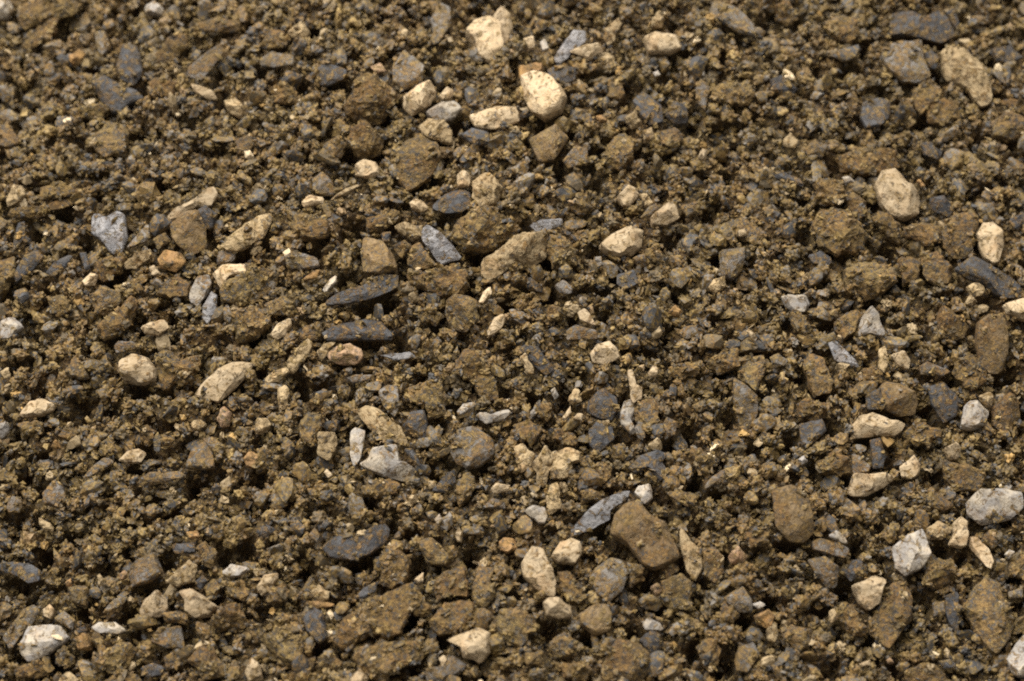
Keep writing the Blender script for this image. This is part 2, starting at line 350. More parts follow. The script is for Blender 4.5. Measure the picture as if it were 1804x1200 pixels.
# ------------------------------------------------------------------ the stones seen in the photograph
# one line each: kind | outline, in a quarter-pixel grid of its tile | phrase if it is a landmark
# C cream, W white/grey, T tan, G grey slate, D dark slate, B soil-crusted, M half-crusted, O ochre, R reddish
STONES = '''
@0,0
W|-60,-20 70,10 88,60 50,115 -60,140|
B|150,320 230,230 340,140 410,130 400,220 330,280 200,350|brown bar-like stone
B|110,110 200,20 400,-30 560,20 540,100 420,130 300,150 180,210|
O|480,390 560,340 600,380 570,450 510,460|
D|870,310 960,320 990,420 1010,520 940,600 860,560 820,460|
D|650,580 740,530 850,600 960,640 1010,690 900,740 850,800 790,800 720,720 680,650|blue-black pale-tipped slate
G|1330,470 1450,370 1600,280 1590,350 1500,470 1420,570 1320,530|upright grey shard
C|1340,590 1400,600 1500,640 1530,700 1470,700 1380,660|
T|1585,740 1650,680 1710,740 1700,830 1610,790|tan five-cornered stone
M|660,950 760,850 880,880 900,980 880,1080 720,1090 670,1030|
M|-40,880 60,870 130,990 60,1060 -40,1090|
M|1080,420 1200,250 1310,230 1320,330 1200,450 1100,480|
B|1040,580 1180,540 1250,600 1200,680 1060,690|
B|560,760 640,720 740,770 700,850 580,830|
W|1020,40 1090,10 1150,60 1130,110 1030,100|
G|670,230 740,220 780,330 720,400 680,330|
M|1660,990 1780,940 1790,1020 1720,1090 1670,1080|
M|1400,160 1540,120 1700,160 1690,220 1560,230 1420,220|
@1,0
C|1480,220 1540,140 1640,110 1720,180 1740,330 1660,430 1580,380 1540,290|rough cream potato-like stone
C|1670,110 1730,40 1790,90 1804,200 1770,310 1720,330 1690,200|
C|1040,680 1120,620 1220,570 1270,650 1230,740 1100,820 1040,750|cream loaf-shaped stone
C|1290,670 1340,620 1400,640 1370,700 1310,700|
W|1200,800 1270,740 1400,710 1450,760 1380,840 1280,870|
C|1510,810 1680,755 1830,750 1850,860 1690,910 1550,890|flat yellow-cream flake
D|1450,960 1520,900 1640,930 1640,1010 1540,1020|
T|1130,890 1220,830 1330,860 1380,920 1370,1000 1280,1000 1200,960|
M|1000,1100 1040,1000 1160,950 1280,1020 1300,1100 1220,1240 1080,1340 1000,1270|large half-muddy slate
C|700,1170 760,1120 850,1150 870,1230 800,1260 700,1240|cream half-buried dome
G|960,480 1040,350 1120,400 1190,470 1170,590 1040,630 970,580|
G|1230,140 1300,30 1370,60 1370,180 1290,300 1220,320 1250,220|
G|20,420 120,370 260,390 260,450 120,470 40,460|
D|340,545 500,440 640,490 620,550 500,600 400,585|dark triangular slate roof
T|220,230 330,150 380,230 300,280|
B|690,560 800,520 920,600 990,660 950,760 880,860 760,880 660,800 640,740 690,660|
B|660,920 780,890 880,960 860,1060 720,1100 670,1030|
M|10,340 100,220 200,210 220,320 120,350|
B|110,640 200,590 290,640 290,720 160,730|
M|500,1010 580,950 640,1020 600,1110 500,1140 430,1090|
R|800,470 880,440 920,500 850,520|
@2,0
C|60,540 160,490 240,520 360,620 380,690 340,790 240,850 140,800 80,680|egg-like grey-blotched cream stone
O|50,460 210,455 220,510 120,520 50,560|
S|280,430 360,310 440,215 520,220 520,290 460,340 400,400 340,450|striped blue-grey splinter
C|400,365 500,320 600,300 660,345 540,430 480,390|white-edged thin chip
D|250,490 340,455 450,490 440,560 370,590 270,550|
C|930,270 1020,225 1160,250 1200,340 1110,380 960,390|pinkish cream brick-shaped stone
T|640,270 690,170 750,120 770,170 720,290 680,320|
T|980,140 1040,70 1080,130 1050,200 990,190|
G|1390,90 1420,10 1560,40 1700,160 1720,250 1600,230 1480,150|long dusty slate bar
N|120,980 300,880 400,970 340,1060 300,1130 200,1140|brown arrowhead stone
B|640,1080 720,970 800,950 850,1030 850,1120 760,1200 660,1160|
T|810,830 860,780 910,870 850,910|
D|850,720 930,650 1050,740 1060,850 970,880 900,800|
D|1080,810 1140,720 1230,760 1240,860 1150,880|
T|920,920 980,900 1000,980 930,1000|
C|1310,1110 1340,1040 1380,1060 1360,1130|
W|990,510 1030,495 1045,530 1010,545|
O|590,820 640,810 670,860 620,860|
C|80,270 150,250 160,330 90,350|
W|195,300 230,270 260,340 215,360|
M|680,620 760,540 790,660 760,700 660,680|
M|1050,920 1140,900 1210,960 1130,1060 1030,1030|
B|1400,640 1540,580 1700,620 1740,700 1600,760 1480,720|
G|1290,640 1330,550 1390,620 1360,780 1310,720|
G|360,1130 440,1030 530,1050 540,1150 400,1190|
@3,0
D|870,110 1020,80 1100,120 1200,75 1250,130 1320,250 1210,300 1080,260 960,245 860,255|black saddle-shaped slate
G|790,400 850,330 960,300 1080,280 1095,400 1150,530 1050,580 950,570 840,480|dusty grey five-sided stone
T|1220,380 1270,335 1400,370 1500,460 1580,590 1560,720 1480,740 1400,620 1270,570 1225,480|big tan bean-shaped stone
B|1030,640 1120,560 1210,620 1200,700 1080,800 1040,720|
B|1120,770 1240,690 1350,720 1350,850 1200,890 1130,850|
D|670,720 780,690 860,710 850,830 790,890 700,890 660,820|speckled blue-black cube
D|1100,380 1150,350 1210,410 1180,490 1130,470|
D|1570,360 1700,330 1800,400 1700,440 1620,420|
M|1580,960 1620,830 1720,790 1840,850 1830,940 1700,980|
B|1630,720 1750,690 1850,750 1840,830 1720,770|
D|1080,1010 1140,1000 1230,1080 1190,1130 1100,1090|
B|510,1110 640,1040 890,1060 900,1180 760,1240 520,1210|broad brown slab
G|260,1050 330,980 420,1030 380,1110 280,1090|
T|110,990 160,930 210,990 190,1040 130,1040|
B|390,170 520,90 630,150 640,240 570,290 450,270|
D|20,560 100,530 210,630 150,690 30,640|
B|550,700 610,640 640,720 590,830 550,790|
D|1260,90 1300,40 1350,160 1320,200|
B|50,50 140,0 200,140 140,190 60,140|
@0,1
S|650,310 700,305 740,330 820,290 880,320 895,480 850,580 780,580 720,500 640,440|grey shield-shaped slate
C|1190,330 1280,250 1400,180 1510,115 1530,170 1480,250 1380,260 1300,300 1200,380|cream hooked stone
N|1200,380 1300,300 1400,280 1450,430 1460,540 1380,590 1290,560 1210,470|brown sack-like stone
D|1385,290 1440,240 1530,310 1500,410 1440,420 1400,360|
T|1560,520 1650,440 1804,330 1900,300 1920,340 1860,470 1700,560 1600,560|long tan loaf stone
O|1110,630 1160,560 1280,580 1310,640 1240,720 1140,690|orange rusty stone
C|1045,690 1090,670 1135,730 1080,745|
T|870,660 940,600 1060,560 1080,610 960,690 890,700|
W|1335,860 1390,760 1470,730 1490,800 1460,880 1390,955 1340,920|white oblong marbled pebble
S|1430,960 1490,850 1530,880 1520,1000 1460,1080 1425,1030|blue-grey spearhead
G|1570,980 1600,940 1640,1000 1620,1080 1580,1050|
C|1500,730 1560,670 1720,660 1740,720 1620,760 1560,840|cream curved cap
B|1560,840 1620,760 1740,710 1880,700 1950,750 1920,850 1800,930 1680,970 1580,900|big brown earthy lump
B|1640,1040 1760,980 1870,1000 1900,1080 1820,1170 1680,1180|
C|990,1110 1080,1070 1160,1060 1190,1110 1120,1160 1020,1150|
C|585,780 640,720 690,740 670,810 600,820|
B|660,640 800,600 860,620 840,720 740,780 680,740|
M|1100,870 1160,790 1250,740 1330,800 1310,880 1200,900|
M|620,880 740,830 840,860 860,930 740,1030 680,1020|
D|100,740 170,600 260,560 310,610 230,700 110,800|slanting dark blade
D|320,720 380,650 480,600 520,600 460,690 370,750|smooth dark seed-shaped slate
D|100,850 180,830 210,890 150,940 100,900|
D|90,520 130,370 180,360 170,480 120,560|
T|50,180 90,110 160,110 170,170 110,230 50,260|
B|50,290 160,260 330,250 430,190 540,200 520,240 380,280 200,330 60,330|
B|280,120 420,90 540,120 560,170 440,200 300,210|
G|980,440 1050,380 1060,480 940,540 890,540|
G|1540,570 1610,570 1665,610 1620,650 1530,660|
D|560,580 610,580 640,690 600,710|
M|1080,480 1170,440 1200,500 1120,560|
B|700,1090 830,1000 920,900 970,950 930,1050 850,1170 740,1190|
B|340,900 480,910 500,1000 400,1020|
W|0,1080 100,1040 160,1100 60,1180 0,1180|
B|-30,640 100,620 110,720 60,860 -30,880|
@1,1
S|1170,430 1200,380 1300,440 1380,520 1450,620 1370,640 1300,665 1230,570 1170,490|silvery kite-shaped slate
D|1250,240 1330,170 1430,140 1510,170 1510,250 1440,300 1330,300 1250,270|smooth blue-grey oval pebble
T|1520,80 1600,20 1690,50 1730,130 1690,230 1590,260 1530,190|
C|1415,40 1460,20 1510,40 1500,110 1420,110|
C|1080,230 1120,195 1180,220 1215,270 1160,295 1100,270|
C|320,230 370,175 470,190 480,230 400,240 340,260|
T|980,400 1040,380 1170,390 1170,470 1100,485 1000,430|
B|780,360 920,280 1030,310 980,370 880,430 790,440|
B|1400,400 1500,290 1640,280 1780,360 1840,440 1760,500 1640,560 1480,560 1400,480|
T|520,197 620,148 730,88 742,100 640,168 530,207|
T|1600,620 1700,570 1820,450 2040,440 2045,620 1960,670 1780,720 1650,790 1600,730|wide flat dusty tan slab
N|760,470 880,500 970,600 990,690 880,740 760,720 740,600|brown shark-fin stone
G|210,600 280,570 430,620 450,680 360,700 220,690|
B|230,380 310,300 430,310 520,390 480,460 340,490 260,450|
D|480,930 580,860 740,820 900,750 1000,730 990,830 820,900 640,940 510,950|long dark slate blade
W|465,840 520,770 570,735 560,790 490,860|
M|1070,680 1090,560 1150,510 1210,590 1270,670 1120,695|
B|1070,730 1150,700 1220,740 1190,830 1090,810|
B|1220,720 1340,680 1480,700 1480,800 1420,870 1290,880 1200,830|
C|1570,930 1600,860 1650,815 1660,870 1600,940|
C|1630,1130 1680,1040 1740,1005 1760,1060 1720,1130 1640,1170|yellow orange-tipped splinter
C|100,1160 150,1090 240,1040 250,1090 210,1160 150,1195|cream bean pebble
M|300,1180 350,1090 440,1070 470,1130 430,1200|
D|470,1150 620,1090 760,1050 880,1070 960,1160 950,1190 700,1190 500,1200|dark whale-backed slate
M|1340,920 1420,880 1540,920 1560,1040 1480,1140 1380,1120 1330,1000|
B|1150,1000 1250,960 1310,1030 1260,1090 1180,1060|
O|330,760 400,720 450,700 430,750 350,780|
M|960,540 1050,490 1090,540 1030,620|
G|400,60 470,10 540,90 550,180 460,180 400,140|
D|880,440 950,430 940,500 890,510|
M|60,940 200,880 270,930 200,1020 90,1020|
@2,1
C|620,530 700,450 820,395 925,420 910,540 850,600 740,605 660,570|cream arrow-shaped stone
C|980,330 1050,270 1100,225 1160,250 1180,340 1100,390 990,385|cream heart-shaped stone
C|750,180 800,125 870,125 890,180 840,250 790,240|small yellow acorn-like stone
T|890,180 950,170 1000,230 940,250|
S|120,390 200,350 350,340 355,380 290,410 180,430|silver pen-like sliver
D|345,410 380,420 460,480 450,500 370,450|
B|260,460 360,470 460,560 450,670 290,700 260,560|
G|900,340 960,260 1020,230 1030,270 960,330|
M|1490,370 1600,340 1720,380 1770,460 1690,510 1560,450|
C|1585,430 1640,415 1650,460 1600,465|
G|300,820 360,770 430,820 420,870 340,870|
G|1470,570 1630,550 1620,700 1560,770 1480,740|
T|1390,830 1430,770 1500,750 1500,820 1440,870|
C|465,1000 510,975 560,1030 590,1090 530,1080 480,1050|small cream tear-shaped chip
O|1100,1010 1150,940 1200,990 1180,1030|
C|1650,1130 1690,1130 1720,1170 1690,1190|
G|1170,1150 1220,1100 1300,1090 1310,1150 1230,1190|
G|850,620 940,580 945,640 880,650|
B|940,560 1000,530 1060,580 1020,630 960,620|
D|740,740 860,700 890,800 800,850 740,800|
G|380,1130 450,1090 600,1130 600,1190 390,1195|
B|390,230 530,180 560,260 470,310|
B|250,960 340,950 370,1050 260,1060|
M|1180,250 1330,210 1340,310 1230,340|
@3,1
C|755,110 800,20 900,-10 950,40 990,110 1060,190 1060,300 970,335 880,310 800,230|cream peanut-shaped stone
C|1470,450 1520,370 1590,370 1640,430 1660,520 1620,650 1580,670 1520,620 1490,540|tan-cream almond stone
M|1250,400 1330,320 1460,290 1500,360 1450,450 1440,560 1380,620 1300,620 1230,540|upright grey slab
D|1310,700 1380,650 1450,600 1520,640 1620,700 1720,760 1800,840 1740,900 1620,890 1520,800 1420,770|blue-black axe-blade slate
B|310,350 360,280 500,280 570,320 640,390 700,460 620,560 480,580 390,540 340,440|large flat muddy slab
B|310,90 380,60 510,80 545,200 470,260 370,240|
M|545,200 600,150 680,220 700,320 640,350 570,280|
W|525,50 570,40 610,80 540,90|
B|740,340 790,290 870,320 940,440 920,520 850,470|
B|950,400 1100,370 1220,400 1210,510 1100,540 980,470|
B|540,700 640,640 800,650 900,770 800,850 690,890 560,820|large crumbly brown clod
W|90,890 150,875 270,885 295,950 260,1000 180,1010 120,960|smooth white oval pebble
W|640,1130 660,1040 720,970 770,1020 830,1150 800,1170 720,1150 650,1170|white sail-shaped stone
C|1670,940 1780,910 1900,930 1900,1050 1800,1050 1700,1000|
T|1405,820 1450,785 1525,820 1520,880 1450,890|round tan button-like pebble
T|1380,940 1430,870 1475,920 1430,960|
M|910,640 1000,610 1080,640 1060,770 960,790|
M|1090,600 1200,580 1290,680 1280,790 1180,820 1100,740|
M|470,1070 560,1010 640,1040 610,1140 530,1190 470,1130|
B|1190,1060 1240,950 1330,1020 1420,1100 1400,1190 1210,1190|
N|1480,1080 1560,1010 1680,1050 1700,1250 1650,1430 1560,1430 1490,1330 1470,1200|tall brown block
D|280,600 370,570 460,640 420,670 320,660|
D|1700,350 1804,290 1850,380 1740,410|
D|1140,200 1240,180 1310,280 1270,330 1150,280|
O|1045,80 1070,60 1110,110 1080,120|
B|160,1000 260,1040 320,1120 260,1170 180,1120|
D|0,20 100,15 220,60 260,120 180,90 60,55|
@0,2
C|830,150 930,90 1030,120 1090,200 1085,280 1000,310 880,295 835,220|cream six-sided block
G|805,40 830,5 930,5 985,40 900,80 820,85|
C|1370,385 1440,290 1560,190 1640,150 1800,155 1740,250 1680,320 1540,440 1450,410|cream wing-shaped stone
B|1090,110 1170,50 1280,130 1400,90 1390,190 1280,260 1160,360 1120,260|notched flat brown slab
C|135,520 210,430 300,410 380,450 370,490 300,530 160,540|cream wedge with greyish face
C|835,840 900,780 980,760 1030,800 990,860 900,860|pinkish shell-like chip
G|580,960 660,880 740,820 810,850 740,900 620,960|
G|980,980 1060,930 1260,920 1310,950 1200,990 1080,1000|
G|1310,890 1350,770 1440,710 1500,800 1510,890 1420,900|
G|1420,690 1500,680 1590,750 1560,810 1500,790|
R|1530,560 1570,450 1630,510 1610,600 1560,610|
T|0,220 60,195 80,250 30,280|
M|470,200 530,100 590,160 620,250 540,270 470,240|
B|130,600 200,560 300,580 290,660 200,660|
M|400,680 470,610 560,640 500,700|
O|360,750 400,700 430,760|
B|990,660 1050,580 1110,640 1080,700|
D|1080,700 1110,640 1140,700 1120,790 1090,780|
B|1140,650 1220,660 1240,740 1160,800 1140,740|
B|700,730 780,690 860,760 790,810 720,790|
G|300,1080 380,980 440,1020 460,1100 400,1170 310,1150|
G|50,1150 90,1090 160,1140 140,1210 60,1210|
W|-30,600 50,570 60,650 0,700|
O|1710,830 1770,780 1850,820 1840,900 1740,890|
T|1340,590 1400,550 1450,590 1400,630|
@1,2
T|220,150 280,60 360,0 400,30 340,140 270,225 230,200|pale finger-shaped stone
R|500,100 560,40 660,20 740,60 755,120 700,180 600,170 530,140|pinkish-tan egg-shaped stone
T|430,80 470,20 560,10 520,80 470,140|
S|870,100 960,90 1110,90 1120,120 980,140|thin pale slate flake
T|60,290 120,220 210,180 230,220 160,280 90,300|
T|710,500 770,465 860,490 940,550 1020,620 1080,720 990,720 880,670 790,610|large tan leaf-shaped shard
W|665,650 700,615 770,640 760,740 720,860 690,890 660,800|white-edged upright grey chip
W|730,870 800,830 830,760 980,730 1030,870 1080,870 1130,910 1030,990 900,960 780,910|grey plate with white rim
D|1040,600 1090,500 1180,490 1200,600 1190,720 1110,680|
G|860,360 930,310 1000,330 1010,470 980,540 900,470|
G|1370,790 1420,650 1540,610 1660,690 1680,790 1590,870 1490,900 1410,860|large round grey slate
W|1545,530 1580,500 1640,520 1770,485 1800,510 1740,560 1620,590|white bent sliver
W|1410,500 1460,450 1540,430 1550,460 1430,530|
B|1050,340 1160,300 1290,290 1340,400 1330,500 1240,540 1190,470 1060,420|
B|1380,220 1480,60 1560,100 1640,210 1700,330 1700,410 1600,420 1530,310|steep brown ridge-like slab
G|640,260 700,240 820,240 800,280 680,300|
B|370,430 450,370 540,340 530,390 440,470|
B|560,340 620,300 670,320 640,400 580,380|
M|300,590 360,510 460,530 460,640 400,760 310,690|
T|440,660 560,640 580,720 520,840 440,800|
B|0,760 80,770 150,850 140,920 0,930|
T|0,560 80,540 100,600 40,640 0,640|
D|1030,760 1100,760 1150,850 1180,910 1120,860|
D|1240,1060 1320,960 1400,910 1410,1000 1340,1070|
B|1390,1100 1430,990 1480,920 1540,950 1530,1050 1440,1170|
C|1650,1050 1700,1000 1790,1020 1780,1060 1680,1080|
C|480,930 500,905 540,950 510,970|
G|1590,1180 1660,1110 1740,1130 1760,1190|
B|730,1080 800,990 950,980 1030,1010 980,1070 860,1110|
T|150,360 200,320 240,360 220,470 170,500|
@2,2
C|555,90 600,30 690,0 740,60 760,120 650,175 570,150|pinkish-cream tooth-like stone
C|810,210 850,205 880,310 920,330 910,410 850,440 830,330|
W|760,540 790,430 840,420 860,500 840,570 885,640 840,665 770,600|white knobbly worm-like stone
M|860,510 900,440 980,400 1040,450 1030,580 960,640 880,590|
C|960,220 1000,170 1035,200 1020,250 975,250|
C|890,180 930,170 930,220|
T|20,760 70,735 160,790 130,880 60,930 30,850|
T|145,880 190,800 230,730 300,830 270,920 240,1030 170,1020 170,940|tan diamond-shaped stone
T|310,790 400,765 480,790 470,860 420,860 400,960 290,980 270,910|
C|360,780 400,765 480,790 470,860 420,860 370,830|
T|245,1120 270,1020 320,985 340,1070 340,1180 280,1220 250,1190|upright tan petal-shaped stone
T|345,1000 370,985 410,1060 360,1080|
D|820,900 900,820 1020,770 1110,800 1060,860 1110,960 1040,990 960,900 880,940|blue-black arched slate
D|540,420 640,350 740,400 750,480 700,560 600,540 530,500|
D|540,640 600,560 700,600 720,700 600,790 550,730|
G|1040,620 1090,540 1160,570 1150,660 1080,700|
G|1560,430 1560,260 1640,310 1730,390 1730,520 1660,650 1600,560|grey dagger-shaped slate
M|1590,260 1640,120 1780,100 1790,200 1720,350 1680,330|
B|1110,200 1200,150 1320,160 1320,230 1220,260 1130,250|
D|50,60 90,30 180,40 300,210 240,250 150,180|
T|50,110 100,80 150,200 140,240 100,220|
W|270,350 300,330 330,390 300,420|
C|355,540 410,460 420,510 370,560|
C|430,550 460,510 505,520 490,570|
B|280,690 340,620 430,660 460,740 360,740|
M|0,590 120,570 210,620 150,710 40,690|
B|700,820 720,750 800,740 810,830 740,860|
S|410,1340 520,1210 620,1130 740,1080 840,1055 800,1130 690,1190 690,1260 560,1330 440,1370|silvery grey feather-like slate
W|860,1080 900,1030 970,1010 985,1110 940,1150 880,1120|
G|1340,1050 1400,970 1510,890 1500,930 1420,1020|
B|1100,1080 1250,1060 1310,1100 1290,1160 1160,1170|
B|1390,150 1480,60 1590,60 1590,170 1460,230|
T|400,420 430,340 470,340 490,430 440,450|
B|580,870 680,860 690,980 630,1000|
B|1200,790 1330,760 1420,860 1350,930 1240,900|
B|150,460 280,450 290,520 240,570 160,520|
B|490,1070 560,1050 630,1080 600,1140 490,1160|
@3,2
C|580,620 640,540 740,510 860,560 970,580 940,640 890,670 760,670 590,690|orange-cream overhanging slab
C|570,1080 610,930 720,940 820,930 900,970 820,1030 700,1095 600,1100|cream bone-shaped stone
C|930,900 1030,805 1070,870 1060,930 1010,970 940,960|cream thumb-shaped stone
C|1240,760 1320,720 1360,770 1330,830 1280,840|
W|1365,590 1380,470 1410,430 1490,460 1560,500 1530,590 1430,610|white four-cornered chunk
W|1390,1150 1500,1050 1660,1040 1790,1070 1790,1180 1700,1260 1500,1300 1400,1230|large white grey-veined stone
C|870,95 940,80 1005,140 990,200 920,170|
S|425,20 480,0 540,60 620,140 640,190 560,170 470,140|pale slate tongue
N|790,360 820,290 930,300 1030,370 1060,440 1040,520 930,540 830,480|brown turtle-backed stone
D|690,390 790,330 830,480 700,490|
D|1130,330 1240,300 1340,400 1330,520 1240,580 1150,450|
M|250,150 310,90 390,110 450,280 440,360 330,380 280,280|
B|210,450 300,410 420,460 410,550 300,570 220,540|
D|220,590 380,550 410,640 280,760 240,740|
B|650,210 740,180 810,230 790,290 680,300|
T|780,60 830,30 845,150 820,230 780,180|
G|1060,180 1130,150 1290,220 1230,250 1080,240|
W|210,840 250,815 285,850 240,880|
D|720,700 790,690 830,820 810,900 740,900|
G|590,800 640,810 720,890 700,930 600,930|
B|340,860 450,780 570,830 580,930 450,960 350,930|
M|1240,860 1400,870 1530,950 1480,1060 1330,1060 1250,980|
B|960,640 1040,570 1200,620 1220,680 1120,740 980,700|
N|30,1060 150,1020 280,1090 310,1250 320,1350 250,1420 150,1410 60,1300|big rounded brown stone
B|1310,160 1420,110 1530,180 1540,300 1420,340 1330,250|
T|1480,390 1560,360 1590,420 1550,470 1500,440|
M|1590,480 1700,370 1760,400 1770,560 1680,660 1580,600|
M|1120,1100 1200,1080 1320,1160 1260,1200 1130,1180|
G|10,120 70,90 140,140 110,180 30,160|
@0,3
W|140,930 200,820 300,805 420,810 485,890 440,950 340,1010 200,1060 150,1000|big white lump
G|15,890 80,810 160,700 230,660 280,700 220,800 130,900 80,980|grey-brown plank-like stone
D|-40,370 100,360 220,380 280,420 280,490 200,510 120,460 0,420|dark overhanging plate
C|985,710 1020,620 1110,560 1180,620 1180,690 1130,750 1000,745|pitted cream stone
C|1270,570 1350,550 1430,600 1525,670 1480,740 1380,755 1310,700 1310,630|cream fish-shaped stone
W|645,820 700,785 810,785 890,840 840,870 700,860|white lens-shaped pebble
B|1500,790 1560,690 1680,650 1740,760 1740,830 1540,830|
O|530,900 600,860 640,900 640,980 550,980|olive-yellow stone
B|645,900 680,860 735,920 680,970|
B|660,1020 760,970 860,920 950,980 930,1090 800,1120 700,1140 650,1080|brown boulder with pale fleck
G|1060,920 1130,820 1280,820 1300,970 1180,970|
M|1310,1060 1400,970 1510,970 1560,1080 1580,1160 1430,1180 1380,1100|
G|905,450 970,350 1080,290 1140,440 1060,500 930,540|
T|1160,500 1250,420 1330,345 1390,390 1370,500 1260,540|
W|1560,430 1640,380 1760,400 1690,460 1590,460|
B|1580,510 1700,490 1760,560 1720,630 1600,590|
G|720,720 800,620 900,600 880,650 770,720|
C|305,700 350,660 390,700 360,760 310,740|
G|380,770 450,700 530,770 510,850 440,800|
D|540,830 600,810 620,850 550,860|
O|1310,150 1390,140 1410,190 1340,200|
O|460,500 500,470 510,530 470,540|
C|1730,1130 1770,1030 1840,1100 1850,1190 1750,1200|
T|420,1180 480,1130 560,1200 540,1240 420,1240|
B|740,1190 860,1120 960,1150 1000,1210 900,1300 740,1260|
D|990,1110 1080,1070 1170,1110 1140,1160 1030,1170|
B|1150,1030 1230,1010 1280,1080 1190,1120|
M|1140,720 1240,700 1330,740 1310,800 1180,790|
R|840,450 880,410 900,470 850,490|
T|680,480 700,440 730,480 700,520|
D|1210,240 1370,220 1370,290 1230,300|
M|1390,250 1450,210 1530,290 1500,400 1440,390|
B|1390,790 1450,790 1520,880 1450,910 1390,860|
B|390,1000 450,970 530,1030 490,1090 390,1090|
B|100,1120 250,1060 360,1070 330,1160 130,1170|
M|1440,530 1520,470 1560,540 1520,620 1460,600|
D|1370,500 1430,450 1470,490 1410,560|
M|480,560 560,530 630,570 600,660 500,640|
T|280,50 360,90 370,140 290,110|
@1,3
D|460,250 560,180 750,160 850,130 900,80 945,130 920,220 820,300 680,350 520,320|dark leaf-shaped slab
B|560,880 620,760 720,690 900,590 1060,520 1170,600 1090,680 1020,840 960,900 800,880 720,930 600,980|biggest brown angular rock
B|700,1010 760,960 950,920 1100,920 1160,980 1140,1070 1000,1100 900,1200 760,1160 720,1080|brown wedge rock
M|1250,510 1310,440 1480,390 1500,610 1350,600 1280,640|
M|1210,790 1330,640 1530,640 1530,760 1450,830 1290,870|
C|1360,910 1480,860 1550,830 1640,860 1645,1000 1580,1075 1540,1040 1470,1040 1450,950|cream molar-shaped stone
C|10,540 60,450 150,440 150,480 90,570 40,600|
B|100,560 190,520 230,590 170,650 80,640|
T|385,560 450,525 520,570 510,635 430,635|
O|330,640 540,645 560,670 430,690|
D|310,720 400,690 480,740 500,880 440,920 360,840|
B|40,890 150,840 320,870 340,980 330,1090 200,1090 100,980|
C|500,720 525,690 550,740 530,770|
C|1110,490 1180,430 1180,500 1150,515|
C|665,1180 730,1110 790,1180 780,1240 670,1240|
G|1190,1110 1290,1100 1380,1020 1490,1090 1440,1150 1320,1210 1200,1200|
C|1285,1040 1320,1020 1345,1050 1320,1110|
M|440,1030 520,1000 610,1080 560,1130 450,1100|
B|860,320 1000,270 1060,350 1050,500 960,540 880,500|
M|1150,230 1230,180 1300,250 1400,330 1330,390 1200,370|
C|1405,170 1425,115 1455,150 1450,220 1420,220|
O|1710,220 1750,185 1820,200 1850,260 1780,300 1720,270|smooth ochre marble-like pebble
M|1530,590 1560,390 1690,400 1650,500 1690,600 1620,670 1540,640|
M|1700,780 1740,700 1850,690 1930,760 1930,860 1860,960 1730,910|
D|690,620 760,540 850,500 850,570 760,620|
G|370,170 410,120 450,160 430,220|
B|1100,690 1160,630 1250,690 1200,750 1120,740|
T|190,230 220,200 250,250 230,300|
D|0,150 60,90 140,130 60,190|
W|1255,60 1290,20 1320,60 1290,100|
@2,3
W|90,0 140,-30 230,-20 250,40 230,85 190,85 130,40|
C|65,370 140,255 220,270 270,370 310,500 300,610 220,590 140,520 80,460|cream tusk-shaped stone
C|275,320 340,220 410,200 480,230 490,300 440,370 330,360|rounded ivory pebble
C|220,660 260,620 330,625 410,670 420,740 330,760 240,740|cream clam-shaped stone
N|690,160 720,30 800,-40 900,-30 1000,80 1080,100 1150,230 1180,310 1100,370 1000,400 920,370 830,250|big smooth brown oval stone
T|1175,140 1200,120 1260,220 1340,290 1340,420 1290,500 1230,430 1200,290|pointed tan fin-like shard
M|1345,280 1420,260 1480,330 1490,430 1430,510 1350,450|
G|590,400 700,330 790,360 820,450 780,560 680,640 600,590 550,480|blue-grey round slate
B|815,370 880,380 930,480 840,540 820,450|
N|470,730 560,670 660,670 700,740 690,840 580,870 490,800|brown kiwi-shaped stone
B|320,420 400,440 500,560 510,660 400,650 330,520|
R|1520,320 1590,255 1660,310 1620,370 1540,370|pale pink crystal-like pebble
G|1490,610 1620,530 1690,640 1690,710 1600,710 1530,660|
O|1700,740 1804,690 1850,750 1810,830 1720,800|orange-red stone
W|920,800 960,750 1040,790 1070,840 940,840|
W|1690,660 1750,640 1785,660 1740,690|
M|1060,500 1180,450 1260,520 1260,680 1150,720 1050,650|
M|1040,400 1140,370 1185,420 1080,480|
M|640,1120 690,980 760,900 900,930 970,1010 950,1150 860,1240 640,1240|large grey muddy slab
D|900,910 980,840 1050,870 1050,980 980,1010|
G|1570,1050 1600,950 1700,930 1740,1010 1660,1140 1580,1130|
B|1310,960 1400,920 1480,980 1440,1080 1400,1160 1330,1050|
M|90,1000 220,1000 240,1100 100,1090|
B|360,1080 440,1060 560,1120 530,1200 370,1180|
M|260,930 380,860 470,930 420,1030 300,1040|
B|1460,740 1500,640 1580,740 1540,830|
R|980,540 1020,510 1060,560 1020,600|
B|1620,190 1700,120 1804,160 1804,240 1680,260|
@3,3
W|870,260 960,190 1080,130 1110,190 1145,310 1080,400 970,455 900,400|white diamond-shaped stone
C|605,520 690,490 750,455 830,480 790,570 780,650 710,700 650,650|cream fang-shaped stone
W|1670,1050 1740,950 1800,870 1900,870 1900,1170 1760,1170 1690,1110|
C|1310,80 1350,45 1410,70 1400,170 1380,260 1280,230 1310,160|orange-cream knob-like stone
C|1420,180 1480,190 1560,270 1590,350 1570,410 1500,350 1420,260|cream wrinkled chip
G|310,220 370,190 500,230 580,270 540,330 400,300 320,270|
W|420,180 480,135 540,180 560,235 500,220|
G|280,350 400,320 500,400 480,540 410,540 330,440|
B|1100,440 1170,350 1290,360 1340,430 1270,540 1170,560 1110,510|
M|1390,700 1440,560 1530,480 1640,520 1660,640 1730,740 1690,900 1600,1000 1520,930 1450,800|large dark mud-spotted slab
M|750,740 800,650 870,500 950,490 1020,600 1000,750 920,880 850,980 780,900 710,850|
M|100,840 170,810 300,840 290,940 220,980 110,900|
